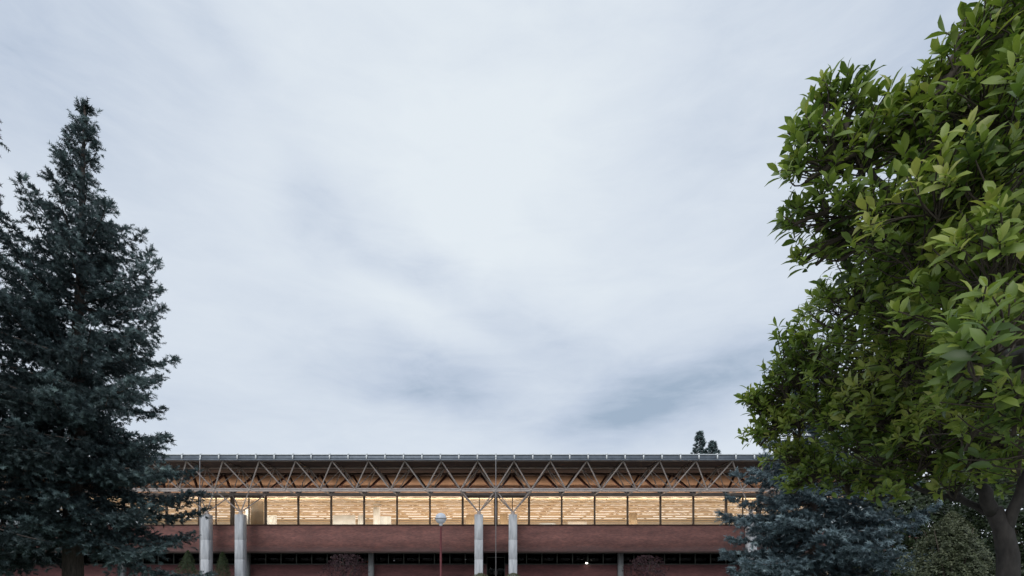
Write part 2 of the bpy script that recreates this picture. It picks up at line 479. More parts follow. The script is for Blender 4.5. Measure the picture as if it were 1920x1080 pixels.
def window(k):
    x0, x1 = k * MOD, (k + 1) * MOD
    near = any(k in (p, p - 1) for p in PAIR)
    top = wt - (.16 if near else 0)
    m = MB(); m.box(x0 + .075, x1 - .075, DF + .04, DF + .06, wb, top); p = part(m, 'window', 'glass')
    f = MB()
    wl = .17 if k in PAIR else (.12 if (k - 1) in PAIR else .075)
    wr = .17 if (k + 1) in PAIR else (.12 if (k + 2) in PAIR else .075)
    f.box(x0, x0 + wl, DF - .06, DF + .12, wb, top); f.box(x1 - wr, x1, DF - .06, DF + .12, wb, top)
    f.box(x0 + wl + .002, x1 - wr - .002, DF - .03, DF + .1, wb, wb + .05); f.box(x0 + wl + .002, x1 - wr - .002, DF - .03, DF + .1, top - .05, top)
    if near: f.box(x0 + 1.46, x0 + 1.54, DF - .04, DF + .1, wb + .052, top - .052)
    sub(f, 'frame', 'frame', p)


for k in range(K0, K1): window(k)
m = MB(); m.box(XL, XR, DF - .12, DF + .15, 8.203, 8.30); m.box(XL, XR, DF - .05, DF + .1, 8.303, 8.46); part(m, 'transom', 'steel_dark')
for p in PAIR:
    m = MB(); m.box((p - 1) * MOD + .12, (p + 1) * MOD - .12, DF - .08, DF + .12, 8.043, 8.20); part(m, 'lintel', 'frame')
m = MB(); m.box(XL, XR, DF + .153, DU + .05, 8.30, 8.42); part(m, 'eaves_board', 'ply')
m = MB(); m.box(XL, XR, DU + .1, DU + .2, 8.423, ZT + .057); part(m, 'upper_wall', 'ply')
m = MB()
for k in range(K0, K1 + 1): m.box(k * MOD - .012, k * MOD + .012, DU + .085, DU + .098, 8.423, ZT)
part(m, 'panel_joint', 'steel_dark')
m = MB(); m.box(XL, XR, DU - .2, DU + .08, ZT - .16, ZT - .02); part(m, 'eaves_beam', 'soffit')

# end walls
m = MB()
for a in (XL, XR - .3):
    m.box(a, a + .3, DF + .26, 82, 3.3, 5.4)
    m.box(a, a + .3, DG + .31, 82, 0, 3.04)
part(m, 'end_wall', 'brick')
m = MB(); m.box(XL, XR, 82, 82.3, 0, ZT); part(m, 'back_wall', 'brick')


# space frame ------------------------------------------------------------
def node(row, k, top):   # row counted in half modules from the front top row
    return np.array([k * MOD, D0 + row * 1.5, ZT if top else ZL])


def strut(m, a, b, r=.05, n=6, e=.03):
    d = (b - a) / np.linalg.norm(b - a)
    m.tube([a + d * e, a + d * (e + .18), b - d * (e + .18), b - d * e], [r * .5, r, r, r * .5], n)


def cone_node(m, c, r=.11):
    m.lathe(c, [(0, -r), (r * .7, -r * .7), (r, 0), (r * .7, r * .7), (0, r)], 8)


# one bay of bracing: bottom nodes at k, top nodes at k+.5
proto = None
for k in range(K0, K1 + 1):
    if proto is None:
        m = MB()
        for s_ in (-.5, .5):
            strut(m, node(0, s_, 1), node(1, 0, 0), .056)
        cone_node(m, node(1, 0, 0), .15)
        proto = m.build('truss_bay', 'steel', bld, True)
        proto.data.transform(__import__('mathutils').Matrix.Translation((0, -D0, 0)))
        proto.location = (k * MOD, D0 - DF, 0)
        t = MB()
        for s_ in (-.5, .5): strut(t, node(0, s_, 1), node(2, s_, 1), .05)
        b = MB(); cone_node(b, node(3, 0, 0), .17)
        for s_ in (-.5, .5):
            strut(b, node(1, 0, 0), node(2, s_, 1), .045); strut(b, node(2, s_, 1), node(3, 0, 0), .045)
        strut(b, node(1, 0, 0), node(3, 0, 0), .05)
        o = b.build('rear_brace', 'steel_dark', proto, True); o.data.transform(__import__('mathutils').Matrix.Translation((0, -D0, 0)))
        strut(t, node(0, -.5, 1), node(0, .5, 1), .045); strut(t, node(2, -.5, 1), node(2, .5, 1), .06)
        cone_node(t, node(0, -.5, 1), .1); cone_node(t, node(2, -.5, 1), .1)
        o = t.build('top_chord', 'steel_dark', proto, True); o.data.transform(__import__('mathutils').Matrix.Translation((0, -D0, 0)))
    else:
        copy_tree(proto, bld, (k * MOD, D0 - DF, 0))
m = MB(); m.box(XL - .3, XR + .3, DL - .07, DL + .07, ZL - .02, ZL + .13)
part(m, 'bottom_chord', 'steel')
m = MB(); m.box(XL - .3, XR + .3, DL - .05, DL + .09, ZL - .17, ZL - .023); part(m, 'chord_channel', 'steel')
m = MB()
for s_ in (-1, 1):
    a, b = node(3, 0, 0) + (0, 0, .1), node(4, s_ * .5, 1)
    d = (b - a) / np.linalg.norm(b - a)
    m.tube([a + d * .15, b - d * .1], .125, 4)
ch = m.build('timber_brace', 'timber_dark', bld); ch.data.transform(__import__('mathutils').Matrix.Translation((0, -D0, 0)))
ch.location = (K0 * MOD, D0 - DF, 0)
for k in range(K0 + 1, K1 + 1): copy_part(ch, bld, (k * MOD, D0 - DF, 0))

# concrete columns with four-armed heads
ZC = 6.28


def column(k):
    x = k * MOD
    m = MB(); h = .37; c = .05
    ring = [(-h + c, -h), (h - c, -h), (h, -h + c), (h, h - c), (h - c, h), (-h + c, h), (-h, h - c), (-h, -h + c)]
    zs = [0, 2.33, 2.345, 2.36, 4.05, 4.065, 4.08, ZC]; sc = [1, 1, .97, 1, 1, .97, 1, 1]
    v = [(x + a * f, DC + b * f, z) for z, f in zip(zs, sc) for a, b in ring]
    q = [(i * 8 + j, i * 8 + (j + 1) % 8, (i + 1) * 8 + (j + 1) % 8, (i + 1) * 8 + j) for i in range(len(zs) - 1) for j in range(8)]
    n = (len(zs) - 1) * 8
    q += [(n, n + 1, n + 2, n + 7), (n + 2, n + 3, n + 6, n + 7), (n + 3, n + 4, n + 5, n + 6)]
    m.add(v, q)
    c_ = part(m, 'column', 'concrete')
    a = MB(); base = np.array([x, DC, ZC + .22])
    a.lathe((x, DC, ZC + .003), [(0, 0), (.30, 0), (.30, .05), (.20, .08), (.13, .30), (0, .32)], 12)
    for sx in (-.5, .5):
        for row in (1, 3):
            strut(a, base, node(row, k + sx, 0), .055, 6, .05)
    sub(a, 'column_head', 'steel', c_)


for p in PAIR:
    for s_ in (-.5, .5):
        if K0 < p + s_ < K1: column(p + s_)

# rain pipes hanging from the roof edge
for p in PAIR:
    x = p * MOD; m = MB()
    m.tube([(x, DE - .20, .0), (x, DE - .20, ZT - .06)], .036, 10)
    dp = part(m, 'rain_pipe', 'galv', smooth=True)
    m = MB(); m.lathe((x, DE - .20, ZT - .06), [(.04, 0), (.06, .06), (.06, .12), (0, .12)], 10); sub(m, 'pipe_hopper', 'zinc_pale', dp)

# interior of the upper hall ---------------------------------------------
m = MB(); m.box(XL + .3, XR - .3, DF + .26, 82, 4.2, 4.4); part(m, 'upper_floor', 'inner_wall')
m = MB(); m.box(XL + .01, XR - .01, DU + .21, 82, 8.95, 9.05); part(m, 'inner_ceiling', 'inner_ceiling')
m = MB()
for i in range(11):   # boards on edge under the ceiling, parallel with the front
    y = DF + 3 * (i + 1)
    m.box(XL + .3, XR - .3, y - .10, y + .10, 8.22, 8.36)
part(m, 'inner_beam', 'inner_wood')
m = MB()
for i in range(11):
    y = DF + 3 * (i + 1)
    for dd in (-1.95, -1.35, -.75, .75): m.box(XL + .3, XR - .3, y + dd - .045, y + dd + .045, 8.80, 8.947)
part(m, 'ceiling_slat', 'inner_wood')
m = MB()
for i in range(0, 9):
    y = DF + 3 * i + 1.5
    for k in range(K0, K1): 
        if (k * 7 + i * 5) % 11 not in (0, 4): m.box(k * MOD + .2, k * MOD + 2.8, y - .04, y + .04, 8.52, 8.58)
part(m, 'tube_light', 'tube_light')
m = MB()
for k in range(K0 + 1, K1):
    for i in range(2, 8, 1):
        for sx in (-.5, .5):
            strut(m, node(3 + 2 * (i - 1), k, 0), np.array([(k + sx) * MOD, D0 + (4 + 2 * (i - 1)) * 1.5, 9.9]) * [1, 1, .90], .075, 5, .02)
part(m, 'inner_truss', 'inner_steel')
m = MB(); m.box(XL + .3, XR - .3, 74, 74.2, 4.4, 8.9); part(m, 'inner_partition', 'inner_wall')


def panel(x0, x1, y0, y1, D, mat, name='partition', th=.12):
    a = px(x0, y0, D); b = px(x1, y1, D)
    m = MB(); m.box(a[0], b[0], D, D + th, max(b[2], 4.403), a[2]); return part(m, name, mat)


panel(470, 494, 940, 992, 48.6, 'inner_wood')
panel(499, 518, 966, 995, 52, 'inner_white', 'white_board')
panel(624, 666, 966, 995, 53, 'inner_white', 'white_board')
panel(671, 681, 966, 995, 53, 'inner_white', 'white_board')
panel(700, 711, 940, 995, 56, 'inner_white', 'inner_pillar', .5)
panel(712, 733, 968, 995, 52, 'inner_white', 'white_board')
panel(460, 466, 955, 995, 50, 'inner_white', 'inner_pillar', .3)
panel(1012, 1042, 981, 995, 49.5, 'inner_white', 'white_board')
panel(874, 890, 965, 995, 55, 'inner_wood'); panel(937, 952, 963, 995, 55, 'inner_wood')
panel(1065, 1100, 978, 995, 60, 'inner_white', 'white_board')
panel(1180, 1195, 962, 995, 54, 'inner_wood')

# unseen area lights near the floor, standing in for the hall's lamps
for i in range(5):
    ld = bpy.data.lights.new('hall_fill_up', 'AREA'); ld.shape = 'RECTANGLE'
    ld.size = (XR - XL) / 5 - 1; ld.size_y = 22; ld.energy = 2150; ld.color = (1, .925, .86)
    lo = bpy.data.objects.new('hall_fill_up', ld); col.objects.link(lo); lo.parent = bld
    lo.location = (XL + (i + .5) * (XR - XL) / 5, 62 - DF, 4.6); lo.rotation_euler = (R(180), 0, 0)


for i in range(5):   # added fill lights on the eaves board, brightening the timber wall
    ld = bpy.data.lights.new('eaves_fill', 'AREA'); ld.shape = 'RECTANGLE'
    ld.size = (XR - XL) / 5 - .3; ld.size_y = .12; ld.energy = 150; ld.color = (1, .86, .70)
    lo = bpy.data.objects.new('eaves_fill', ld); col.objects.link(lo); lo.parent = bld
    lo.location = (XL + (i + .5) * (XR - XL) / 5, .45, 8.50); lo.rotation_euler = (R(180 - 38), 0, 0)
for i in range(5):   # added fill lights inside the front, brightening the boards in the hall
    ld = bpy.data.lights.new('hall_fill_front', 'AREA'); ld.shape = 'RECTANGLE'
    ld.size = (XR - XL) / 5 - 1; ld.size_y = .6; ld.energy = 380; ld.color = (1, .95, .85)
    lo = bpy.data.objects.new('hall_fill_front', ld); col.objects.link(lo); lo.parent = bld
    lo.location = (XL + (i + .5) * (XR - XL) / 5, 2.0, 8.5); lo.rotation_euler = (R(55), 0, 0)

# ------------------------------------------------------------------ plants
def frames(d, roll):
    d = d / (np.linalg.norm(d, axis=1)[:, None] + 1e-9)
    ref = np.tile(np.array([0, 0, 1.]), (len(d), 1)); ref[np.abs(d[:, 2]) > .93] = (1, 0, 0)
    x = np.cross(ref, d); x /= np.linalg.norm(x, axis=1)[:, None] + 1e-9
    y = np.cross(d, x)
    c, s = np.cos(roll)[:, None], np.sin(roll)[:, None]
    return np.stack([x * c + y * s, y * c - x * s, d], axis=2)


def needle_template(n=9, flare=.34, wid=.10, seed=1):
    r = np.random.default_rng(seed); v = []; t = []
    for i in range(n):
        s0 = .05 + .85 * i / n; a = i * 2.4 + r.uniform(-.3, .3)
        o = np.array([math.cos(a), math.sin(a), 0]); p = np.array([-math.sin(a), math.cos(a), 0])
        b = np.array([0, 0, s0]); L = flare * r.uniform(.8, 1.2)
        v += [b - p * wid, b + p * wid + (0, 0, .08), b + o * L + (0, 0, L * .75)]
        t.append((3 * i, 3 * i + 1, 3 * i + 2))
    return np.array(v), None, np.array(t)


NT = needle_template(14, .42, .085)


def conifer_parts(rg, base, H, prof, zlow, nbr, e0, sag, up, sp=.14, shoot=.2, sec=.40, sp2=.13, droop=.3, azs=None, density=1., tintb=0., lean=(0, 0), skip=0.):
    """crown and limbs of one conifer. prof(z above ground) -> radius; e0(h) start angle of a limb, h = 0 low .. 1 top"""
    crown = MB(); wood = MB(); P = []; Dv = []; S = []; T = []
    base = np.array(base, float)
    zz = zlow + (H - zlow) * (1 - (1 - (np.arange(nbr) + rg.uniform(0, .8, nbr)) / nbr) ** 1.0)
    for i in range(nbr):
        z0 = min(zz[i], H - .25); h = (z0 - zlow) / (H - zlow)
        a = i * 2.399 + rg.uniform(-.5, .5)
        if h > .62 and rg.random() < skip: continue
        if azs is not None: a = azs(rg, i)
        L = prof(min(H - .1, z0 + .75 * prof(z0) * math.sin(R(e0(h) + .3 * up(h)))))
        L = L * (rg.uniform(.58, .9) if rg.random() < .5 else rg.uniform(.9, 1.12)) + .08
        n = max(5, int(L / .25)); st = L / n
        el_ = R(e0(h) + rg.uniform(-8, 8)); p = base + (lean[0] * z0 / H, lean[1] * z0 / H, z0); pts = [p.copy()]
        az_ = a
        for j in range(n):
            t = (j + .5) / n
            e_ = el_ - R(sag(h)) * math.sin(math.pi * min(t * 1.1, 1)) + R(up(h)) * t * t
            az_ += rg.uniform(-.06, .06)
            p = p + st * np.array([math.cos(e_) * math.cos(az_), math.cos(e_) * math.sin(az_), math.sin(e_)]); pts.append(p.copy())
        pts = np.array(pts)
        wood.tube(pts, np.linspace(.010 + .009 * L, .006, len(pts)), 5, False)
        # secondary twigs
        m2 = max(3, int(L / sp * density))
        bt = rg.uniform(-.18, .18) + tintb
        for j in range(m2):
            t = .10 + .90 * (j + rg.uniform(0, .9)) / m2; t = min(t, 1)
            f = t * n; i0 = min(int(f), n - 1); q = pts[i0] + (pts[i0 + 1] - pts[i0]) * (f - i0)
            tn = pts[i0 + 1] - pts[i0]; tn /= np.linalg.norm(tn)
            sd_ = np.cross(tn, (0, 0, 1.)); sd_ /= np.linalg.norm(sd_) + 1e-6
            side = 1 if j % 2 else -1
            d = tn * rg.uniform(.4, .8) + sd_ * side * rg.uniform(.6, 1.0) + np.array([0, 0, rg.uniform(-.35, .25)]); d /= np.linalg.norm(d)
            l2 = (sec * L * (1 - t) ** .7 + .22) * rg.uniform(.6, 1.1); l2 = min(l2, 1.25)
            k = max(2, int(l2 / sp2)); u = (np.arange(k) + rg.uniform(0, 1, k)) / k * l2
            pos = q + d * u[:, None] + np.stack([0 * u, 0 * u, -droop * u * u / max(l2, .1)], 1)
            for rep in range(2):
                sgn = np.where(rg.random(k) < .5, -1, 1)[:, None]
                lat = np.cross(d, (0, 0, 1.))
                dr = d * .7 + lat * sgn * rg.uniform(.2, 1, (k, 1)) + rg.normal(0, .28, (k, 3)) + np.array([0, 0, .12 if rep == 0 else -.25 - droop * .5])
                P.append(pos + rg.normal(0, .035, (k, 3))); Dv.append(dr); S.append(shoot * rg.uniform(.7, 1.25, k))
                T.append(np.clip(.16 + bt + .46 * (u / l2) * (t ** .5) + (.12 if rep == 0 else -.05) + rg.normal(0, .13, k), 0, 1))  # new growth at tips; brighter outside, darker inside also paints light and shade
        k = 5; P.append(np.tile(pts[-1], (k, 1)) - (pts[-1] - pts[-2]) * rg.uniform(0, 1, (k, 1))); Dv.append(np.tile(pts[-1] - pts[-2], (k, 1)) + rg.normal(0, .06, (k, 3)))
        S.append(np.full(k, shoot * 1.2)); T.append(np.full(k, .6))
    # leader
    k = 60; u = rg.uniform(0, 1, k); P.append(base + np.stack([lean[0] + 0 * u, lean[1] + 0 * u, H - 1.1 + 1.05 * u], 1)); Dv.append(rg.normal(0, .5, (k, 3)) + (0, 0, 1.4)); S.append(np.full(k, shoot)); T.append(rg.uniform(.2, .6, k))
    P = np.vstack(P); Dv = np.vstack(Dv); S = np.concatenate(S); T = np.concatenate(T)
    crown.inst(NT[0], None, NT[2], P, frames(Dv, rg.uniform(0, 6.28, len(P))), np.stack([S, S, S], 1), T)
    return crown, wood, len(P)


def interp(pairs):
    xs_, ys_ = zip(*pairs); return lambda z: float(np.interp(z, xs_, ys_))


def plant_tree(name, loc, label, cat, crown, wood, trunk, cm, wm, group=None, crown_name='crown'):
    t = thing(name, tuple(loc), label, cat, group)
    trunk.build('trunk', wm, t, True)
    if wood is not None: wood.build('branch_work', wm, t, True)
    crown.build(crown_name, cm, t)
    return t


# tall spruce on the left
DS = 16.0
rg = np.random.default_rng(11)
bx, _, _ = px(133, 1065, DS); tx = px(160, 170, DS)
H = tx[2]
prof = interp([(0, 2.6), (1.8, 3.6), (2.9, 4.15), (4.2, 3.65), (6.0, 3.5), (8.0, 3.25), (10.2, 2.65), (11.6, 2.15), (13.0, 1.6), (14.0, 1.0), (15.0, .42), (15.8, .15), (16.6, .1)])
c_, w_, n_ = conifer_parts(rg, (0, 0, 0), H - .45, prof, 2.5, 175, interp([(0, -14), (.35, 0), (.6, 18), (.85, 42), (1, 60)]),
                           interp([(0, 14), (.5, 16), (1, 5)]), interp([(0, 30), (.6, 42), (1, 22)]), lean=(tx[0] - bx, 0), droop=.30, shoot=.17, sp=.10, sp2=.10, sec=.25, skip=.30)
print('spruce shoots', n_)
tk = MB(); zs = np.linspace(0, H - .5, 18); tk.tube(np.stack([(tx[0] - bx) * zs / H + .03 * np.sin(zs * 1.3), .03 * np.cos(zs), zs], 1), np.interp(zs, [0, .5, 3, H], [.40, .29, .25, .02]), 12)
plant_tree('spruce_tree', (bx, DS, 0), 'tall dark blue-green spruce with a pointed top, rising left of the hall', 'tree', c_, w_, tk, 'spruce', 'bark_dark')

# drooping conifer at the left edge
rg = np.random.default_rng(5)
DD = 13.0
bx2 = px(-205, 1065, DD)[0]
prof2 = interp([(0, 3), (2, 3.6), (6, 3.9), (8.0, 3.6), (9.2, 2.6), (10.6, 2.75), (12.0, 1.9), (13.0, 2.0), (13.2, 2.75), (13.8, 2.7), (14, 1.2), (16, .9), (17, .1)])
c_, w_, n_ = conifer_parts(rg, (0, 0, 0), 17.2, prof2, 2.4, 105, interp([(0, 4), (.5, 14), (1, 40)]), interp([(0, 18), (1, 20)]), interp([(0, -10), (.5, -42), (1, -45)]),
                           droop=1.3, shoot=.17, sp=.12, sp2=.09, sec=.20, azs=lambda r_, i: r_.uniform(-.35, .25) if i % 3 == 0 else r_.uniform(-1.9, 1.9))
print('cedar shoots', n_)
tk = MB(); zs = np.linspace(0, 16.8, 14); tk.tube(np.stack([0 * zs, 0 * zs, zs], 1), np.interp(zs, [0, 1, 17], [.42, .32, .03]), 12)
plant_tree('cedar_tree', (bx2, DD, 0), 'conifer with drooping branch tips reaching in at the left edge of the picture', 'tree', c_, w_, tk, 'cedar', 'bark_dark')

# blue spruce in front of the right end
DB = 20.0
rg = np.random.default_rng(23)
top = px(1512, 668, DB)
prof3 = interp([(0, 3.3), (1.6, 3.6), (2.6, 3.65), (4, 3.25), (5.2, 2.7), (6.5, 2.0), (8, 1.1), (9.5, .3), (10, .1)])
c_, w_, n_ = conifer_parts(rg, (0, 0, 0), top[2], prof3, 1.35, 120, interp([(0, -6), (.5, 6), (1, 40)]), interp([(0, 8), (1, 8)]), interp([(0, 16), (1, 30)]),
                           droop=.12, shoot=.24, sp=.16, sp2=.16, sec=.38)
print('blue shoots', n_)
tk = MB(); zs = np.linspace(0, top[2] - .4, 12); tk.tube(np.stack([0 * zs, 0 * zs, zs], 1), np.interp(zs, [0, 1, 10], [.27, .2, .02]), 12)
plant_tree('blue_spruce', (top[0] + .3, DB, 0), 'silvery blue spruce with level branches standing before the right end of the hall', 'tree', c_, w_, tk, 'spruce_blue', 'bark_dark')

# far conifers behind the roof
for (x, y, r_, lab, sd_) in ((1312, 812, 1.0, 'dark pointed conifer top, the taller of two seen over the roof edge', 3), (1336, 830, 1.7, 'lower ragged conifer top just right of the taller one over the roof edge', 4)):
    rg = np.random.default_rng(sd_); D = 104.0; tp = px(x, y, D)
    pf = interp([(0, 4.5), (tp[2] - 8, 3.6), (tp[2] - 5, 2.2 * r_), (tp[2] - 2, 1.3 * r_), (tp[2], .2)])
    c_, w_, n_ = conifer_parts(rg, (0, 0, 0), tp[2], pf, 8, 130, interp([(0, 0), (1, 45)]), interp([(0, 10), (1, 5)]), interp([(0, 20), (1, 20)]), sp=.35, shoot=.5, sp2=.35, sec=.25, droop=.2)
    tk = MB(); tk.tube([(0, 0, 0), (0, 0, tp[2] * .5), (0, 0, tp[2] - 1)], [.5, .3, .05], 8)
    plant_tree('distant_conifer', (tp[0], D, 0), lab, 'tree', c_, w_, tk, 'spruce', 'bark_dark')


# ---- broadleaf leaf and rosettes
def leaf_template(drop=.22, fold=.10):
    st = [0, .22, .48, .74, 1.0]; wd = [.0, .13, .215, .20, .0]
    v = [(0, 0, 0)]
    for s_, w0 in list(zip(st, wd))[1:-1]:
        z = s_; yb = -drop * s_ * s_
        v += [(-w0, yb + fold * w0 * 3, z), (0, yb, z), (w0, yb + fold * w0 * 3, z)]
    v.append((0, -drop * 1.15, 1.0))
    q = []; t = [(0, 2, 1), (0, 3, 2)]
    for i in range(2):
        a = 1 + 3 * i; q += [(a, a + 1, a + 4, a + 3), (a + 1, a + 2, a + 5, a + 4)]
    a = 7; t += [(a, a + 1, 10), (a + 1, a + 2, 10)]
    return np.array(v, float), np.array(q), np.array(t)


LT = leaf_template()


def rosettes(rg, pos, axis, nl=(6, 10), ll=(.10, .16), spread=(25, 75), tint0=None, blade=1.):
    """whorls of leaves round shoot tips"""
    P = []; F = []; S = []; T = []
    ax = frames(axis, rg.uniform(0, 6.28, len(pos)))
    for i in range(len(pos)):
        n = rg.integers(*nl); a = np.arange(n) * 2.4 + rg.uniform(0, 6.28)
        f = np.linspace(1, 0, n)
        th = np.radians(spread[0] + (spread[1] - spread[0]) * f + rg.uniform(-10, 10, n))
        d = np.cos(th)[:, None] * ax[i][:, 2] + np.sin(th)[:, None] * (np.cos(a)[:, None] * ax[i][:, 0] + np.sin(a)[:, None] * ax[i][:, 1])
        # leaf frame: z = length, y = upper face towards the shoot axis
        y = ax[i][:, 2] - d * (d @ ax[i][:, 2])[:, None]; y /= np.linalg.norm(y, axis=1)[:, None] + 1e-9
        x = np.cross(y, d)
        r_ = rg.normal(0, .35, n)[:, None]; x2 = x * np.cos(r_) + y * np.sin(r_); y2 = np.cross(d, x2)
        L = rg.uniform(*ll, n) * (1 - .25 * (1 - f))
        P.append(pos[i] - ax[i][:, 2] * (.07 * f[:, None] * ll[1] / .16)); F.append(np.stack([x2, y2, d], 2)); S.append(np.stack([L * blade, L, L], 1))
        b = .45 if tint0 is None else tint0[i]
        T.append(np.clip(b + .22 * (1 - f) + rg.normal(0, .13, n), 0, 1))
    return np.vstack(P), np.concatenate(F), np.vstack(S), np.concatenate(T)


# magnolia on the right
rg = np.random.default_rng(31)
TB = np.array([px(1892, 1065, 5.0)[0], 5.0, 0.0])
crown = MB(); twigs = MB(); trunk = MB()
fork = px(1862, 955, 5.0)
trunk.tube([TB, TB + (.0, 0, .6), px(1890, 1040, 5.0), px(1880, 990, 5.0), fork], [.15, .105, .088, .080, .070], 12)
limb_src = []


def limb(pts, r0, r1, n=10):
    pts = np.array(pts, float); k = len(pts); tt = np.linspace(0, k - 1, 5 * (k - 1) + 1)
    q = np.stack([np.interp(tt, np.arange(k), pts[:, c]) for c in range(3)], 1)
    for _ in range(3): q[1:-1] = (q[:-2] + 2 * q[1:-1] + q[2:]) / 4
    q[1:-1] += rg.normal(0, .010, q[1:-1].shape)
    rr = np.linspace(r0, r1, len(q)); trunk.tube(q, rr, n)
    for a, b in zip(q, rr): limb_src.append((a, b))


F = fork - (0, 0, .04)
limb([F, px(1838, 900, 4.9), px(1842, 850, 4.8), px(1900, 760, 4.5), px(1890, 560, 4.2), px(1850, 330, 3.9), px(1870, 120, 3.7)], .060, .018)
limb([px(1882, 1000, 5), px(1925, 900, 4.8), px(1960, 780, 4.4), px(1990, 500, 3.6), px(1960, 200, 3.2)], .052, .018)
limb([F, px(1800, 935, 5.2), px(1740, 880, 5.4), px(1650, 800, 5.6), px(1560, 760, 5.9), px(1480, 770, 6.1)], .038, .012)
limb([px(1840, 860, 4.8), px(1780, 760, 4.6), px(1700, 640, 4.4), px(1620, 560, 4.2), px(1560, 440, 3.9)], .07, .015)
limb([px(1895, 700, 4.4), px(1850, 600, 3.7), px(1760, 480, 3.4), px(1680, 380, 3.4), px(1580, 270, 3.4)], .06, .012)
limb([px(1920, 700, 4.1), px(1930, 690, 3.2), px(1900, 660, 2.7), px(1840, 660, 2.4)], .05, .01)
limb([px(1880, 480, 3.9), px(1850, 360, 3.3), px(1800, 230, 3.0), px(1760, 180, 3.1)], .04, .012)
limb([px(1800, 935, 5.2), px(1750, 925, 5.3), px(1680, 900, 5.4), px(1560, 880, 6.0)], .035, .01)

clumps = [  # px, py, depth, radius m, rosettes
    (1570, 195, 3.5, .20, 13), (1600, 150, 3.45, .13, 6), (1545, 160, 3.5, .11, 5), (1660, 190, 3.4, .10, 4), (1700, 165, 3.3, .10, 4), (1765, 150, 3.2, .08, 3), (1500, 235, 3.45, .10, 5), (1810, 30, 3.2, .1, 4), (1505, 480, 3.6, .07, 3), (1490, 390, 3.5, .09, 4), (1545, 260, 3.4, .26, 18), (1510, 300, 3.4, .16, 10), (1530, 380, 3.5, .24, 16), (1620, 270, 3.4, .30, 26), (1690, 225, 3.3, .22, 14),
    (1640, 400, 3.4, .36, 34), (1570, 460, 3.7, .22, 14), (1530, 480, 3.6, .12, 4), (1730, 260, 3.2, .28, 20), (1800, 120, 3.1, .22, 13), (1830, 60, 3.2, .16, 8), (1880, 30, 3.0, .22, 12), (1865, 180, 2.9, .30, 22),
    (1930, 60, 3.0, .3, 18), (1760, 340, 2.9, .32, 24), (1870, 330, 2.7, .32, 22), (1715, 460, 3.2, .34, 26), (1840, 470, 2.7, .32, 22), (1930, 430, 2.6, .3, 16), (1920, 200, 2.8, .25, 14),
    (1610, 550, 4.1, .34, 30), (1565, 585, 4.7, .30, 26), (1530, 640, 5.3, .30, 30), (1500, 690, 5.7, .30, 32), (1470, 730, 6.1, .26, 26), (1440, 755, 6.3, .22, 22), (1425, 770, 6.3, .16, 12), (1455, 800, 6.3, .26, 28),
    (1500, 790, 6.1, .36, 44), (1475, 850, 6.3, .28, 34), (1520, 880, 6.2, .32, 40), (1590, 900, 6.0, .34, 40), (1640, 915, 5.8, .30, 30), (1490, 915, 6.3, .14, 10),
    (1620, 690, 4.9, .46, 50), (1700, 590, 3.8, .36, 34), (1790, 590, 3.0, .34, 26), (1880, 620, 2.4, .26, 16), (1830, 670, 2.3, .20, 10), (1790, 690, 2.4, .12, 4), (1700, 740, 4.6, .40, 36), (1560, 770, 5.6, .42, 46),
    (1660, 840, 5.2, .42, 44), (1750, 870, 5.0, .34, 24), (1610, 810, 5.4, .42, 44), (1700, 900, 5.2, .26, 18), (1790, 915, 4.7, .20, 9), (1810, 800, 3.6, .34, 18), (1900, 760, 3.0, .34, 16), (1920, 560, 2.5, .2, 9),
    (1880, 860, 4.6, .22, 6), (1670, 925, 4.7, .10, 3), (1740, 820, 4.6, .34, 22), (1560, 700, 5.4, .34, 34)]
clumps += [(1655, 235, 3.5, .24, 18), (1735, 200, 3.4, .26, 18), (1790, 190, 3.3, .24, 14), (1850, 90, 3.3, .26, 14), (1410, 752, 6.3, .15, 10), (1425, 820, 6.3, .2, 14), (1450, 700, 6.0, .18, 12),
           (1480, 640, 5.6, .2, 12), (1860, 560, 3.1, .34, 24), (1790, 500, 3.2, .34, 26), (1900, 690, 3.3, .36, 26), (1830, 740, 3.7, .38, 28), (1770, 700, 3.9, .38, 30), (1880, 800, 4.2, .34, 24), (1820, 850, 4.5, .3, 20),
           (1760, 800, 4.3, .36, 28), (1700, 680, 4.2, .38, 32), (1910, 860, 4.0, .26, 14), (1640, 610, 4.4, .36, 30), (1900, 480, 3.3, .36, 24), (1830, 400, 3.3, .36, 26), (1750, 400, 3.4, .34, 24), (1900, 250, 3.2, .34, 22),
           (1690, 540, 3.9, .34, 26), (1640, 760, 4.9, .4, 36), (1720, 850, 4.9, .34, 26), (1850, 640, 3.6, .38, 26), (1930, 780, 3.6, .34, 22)]
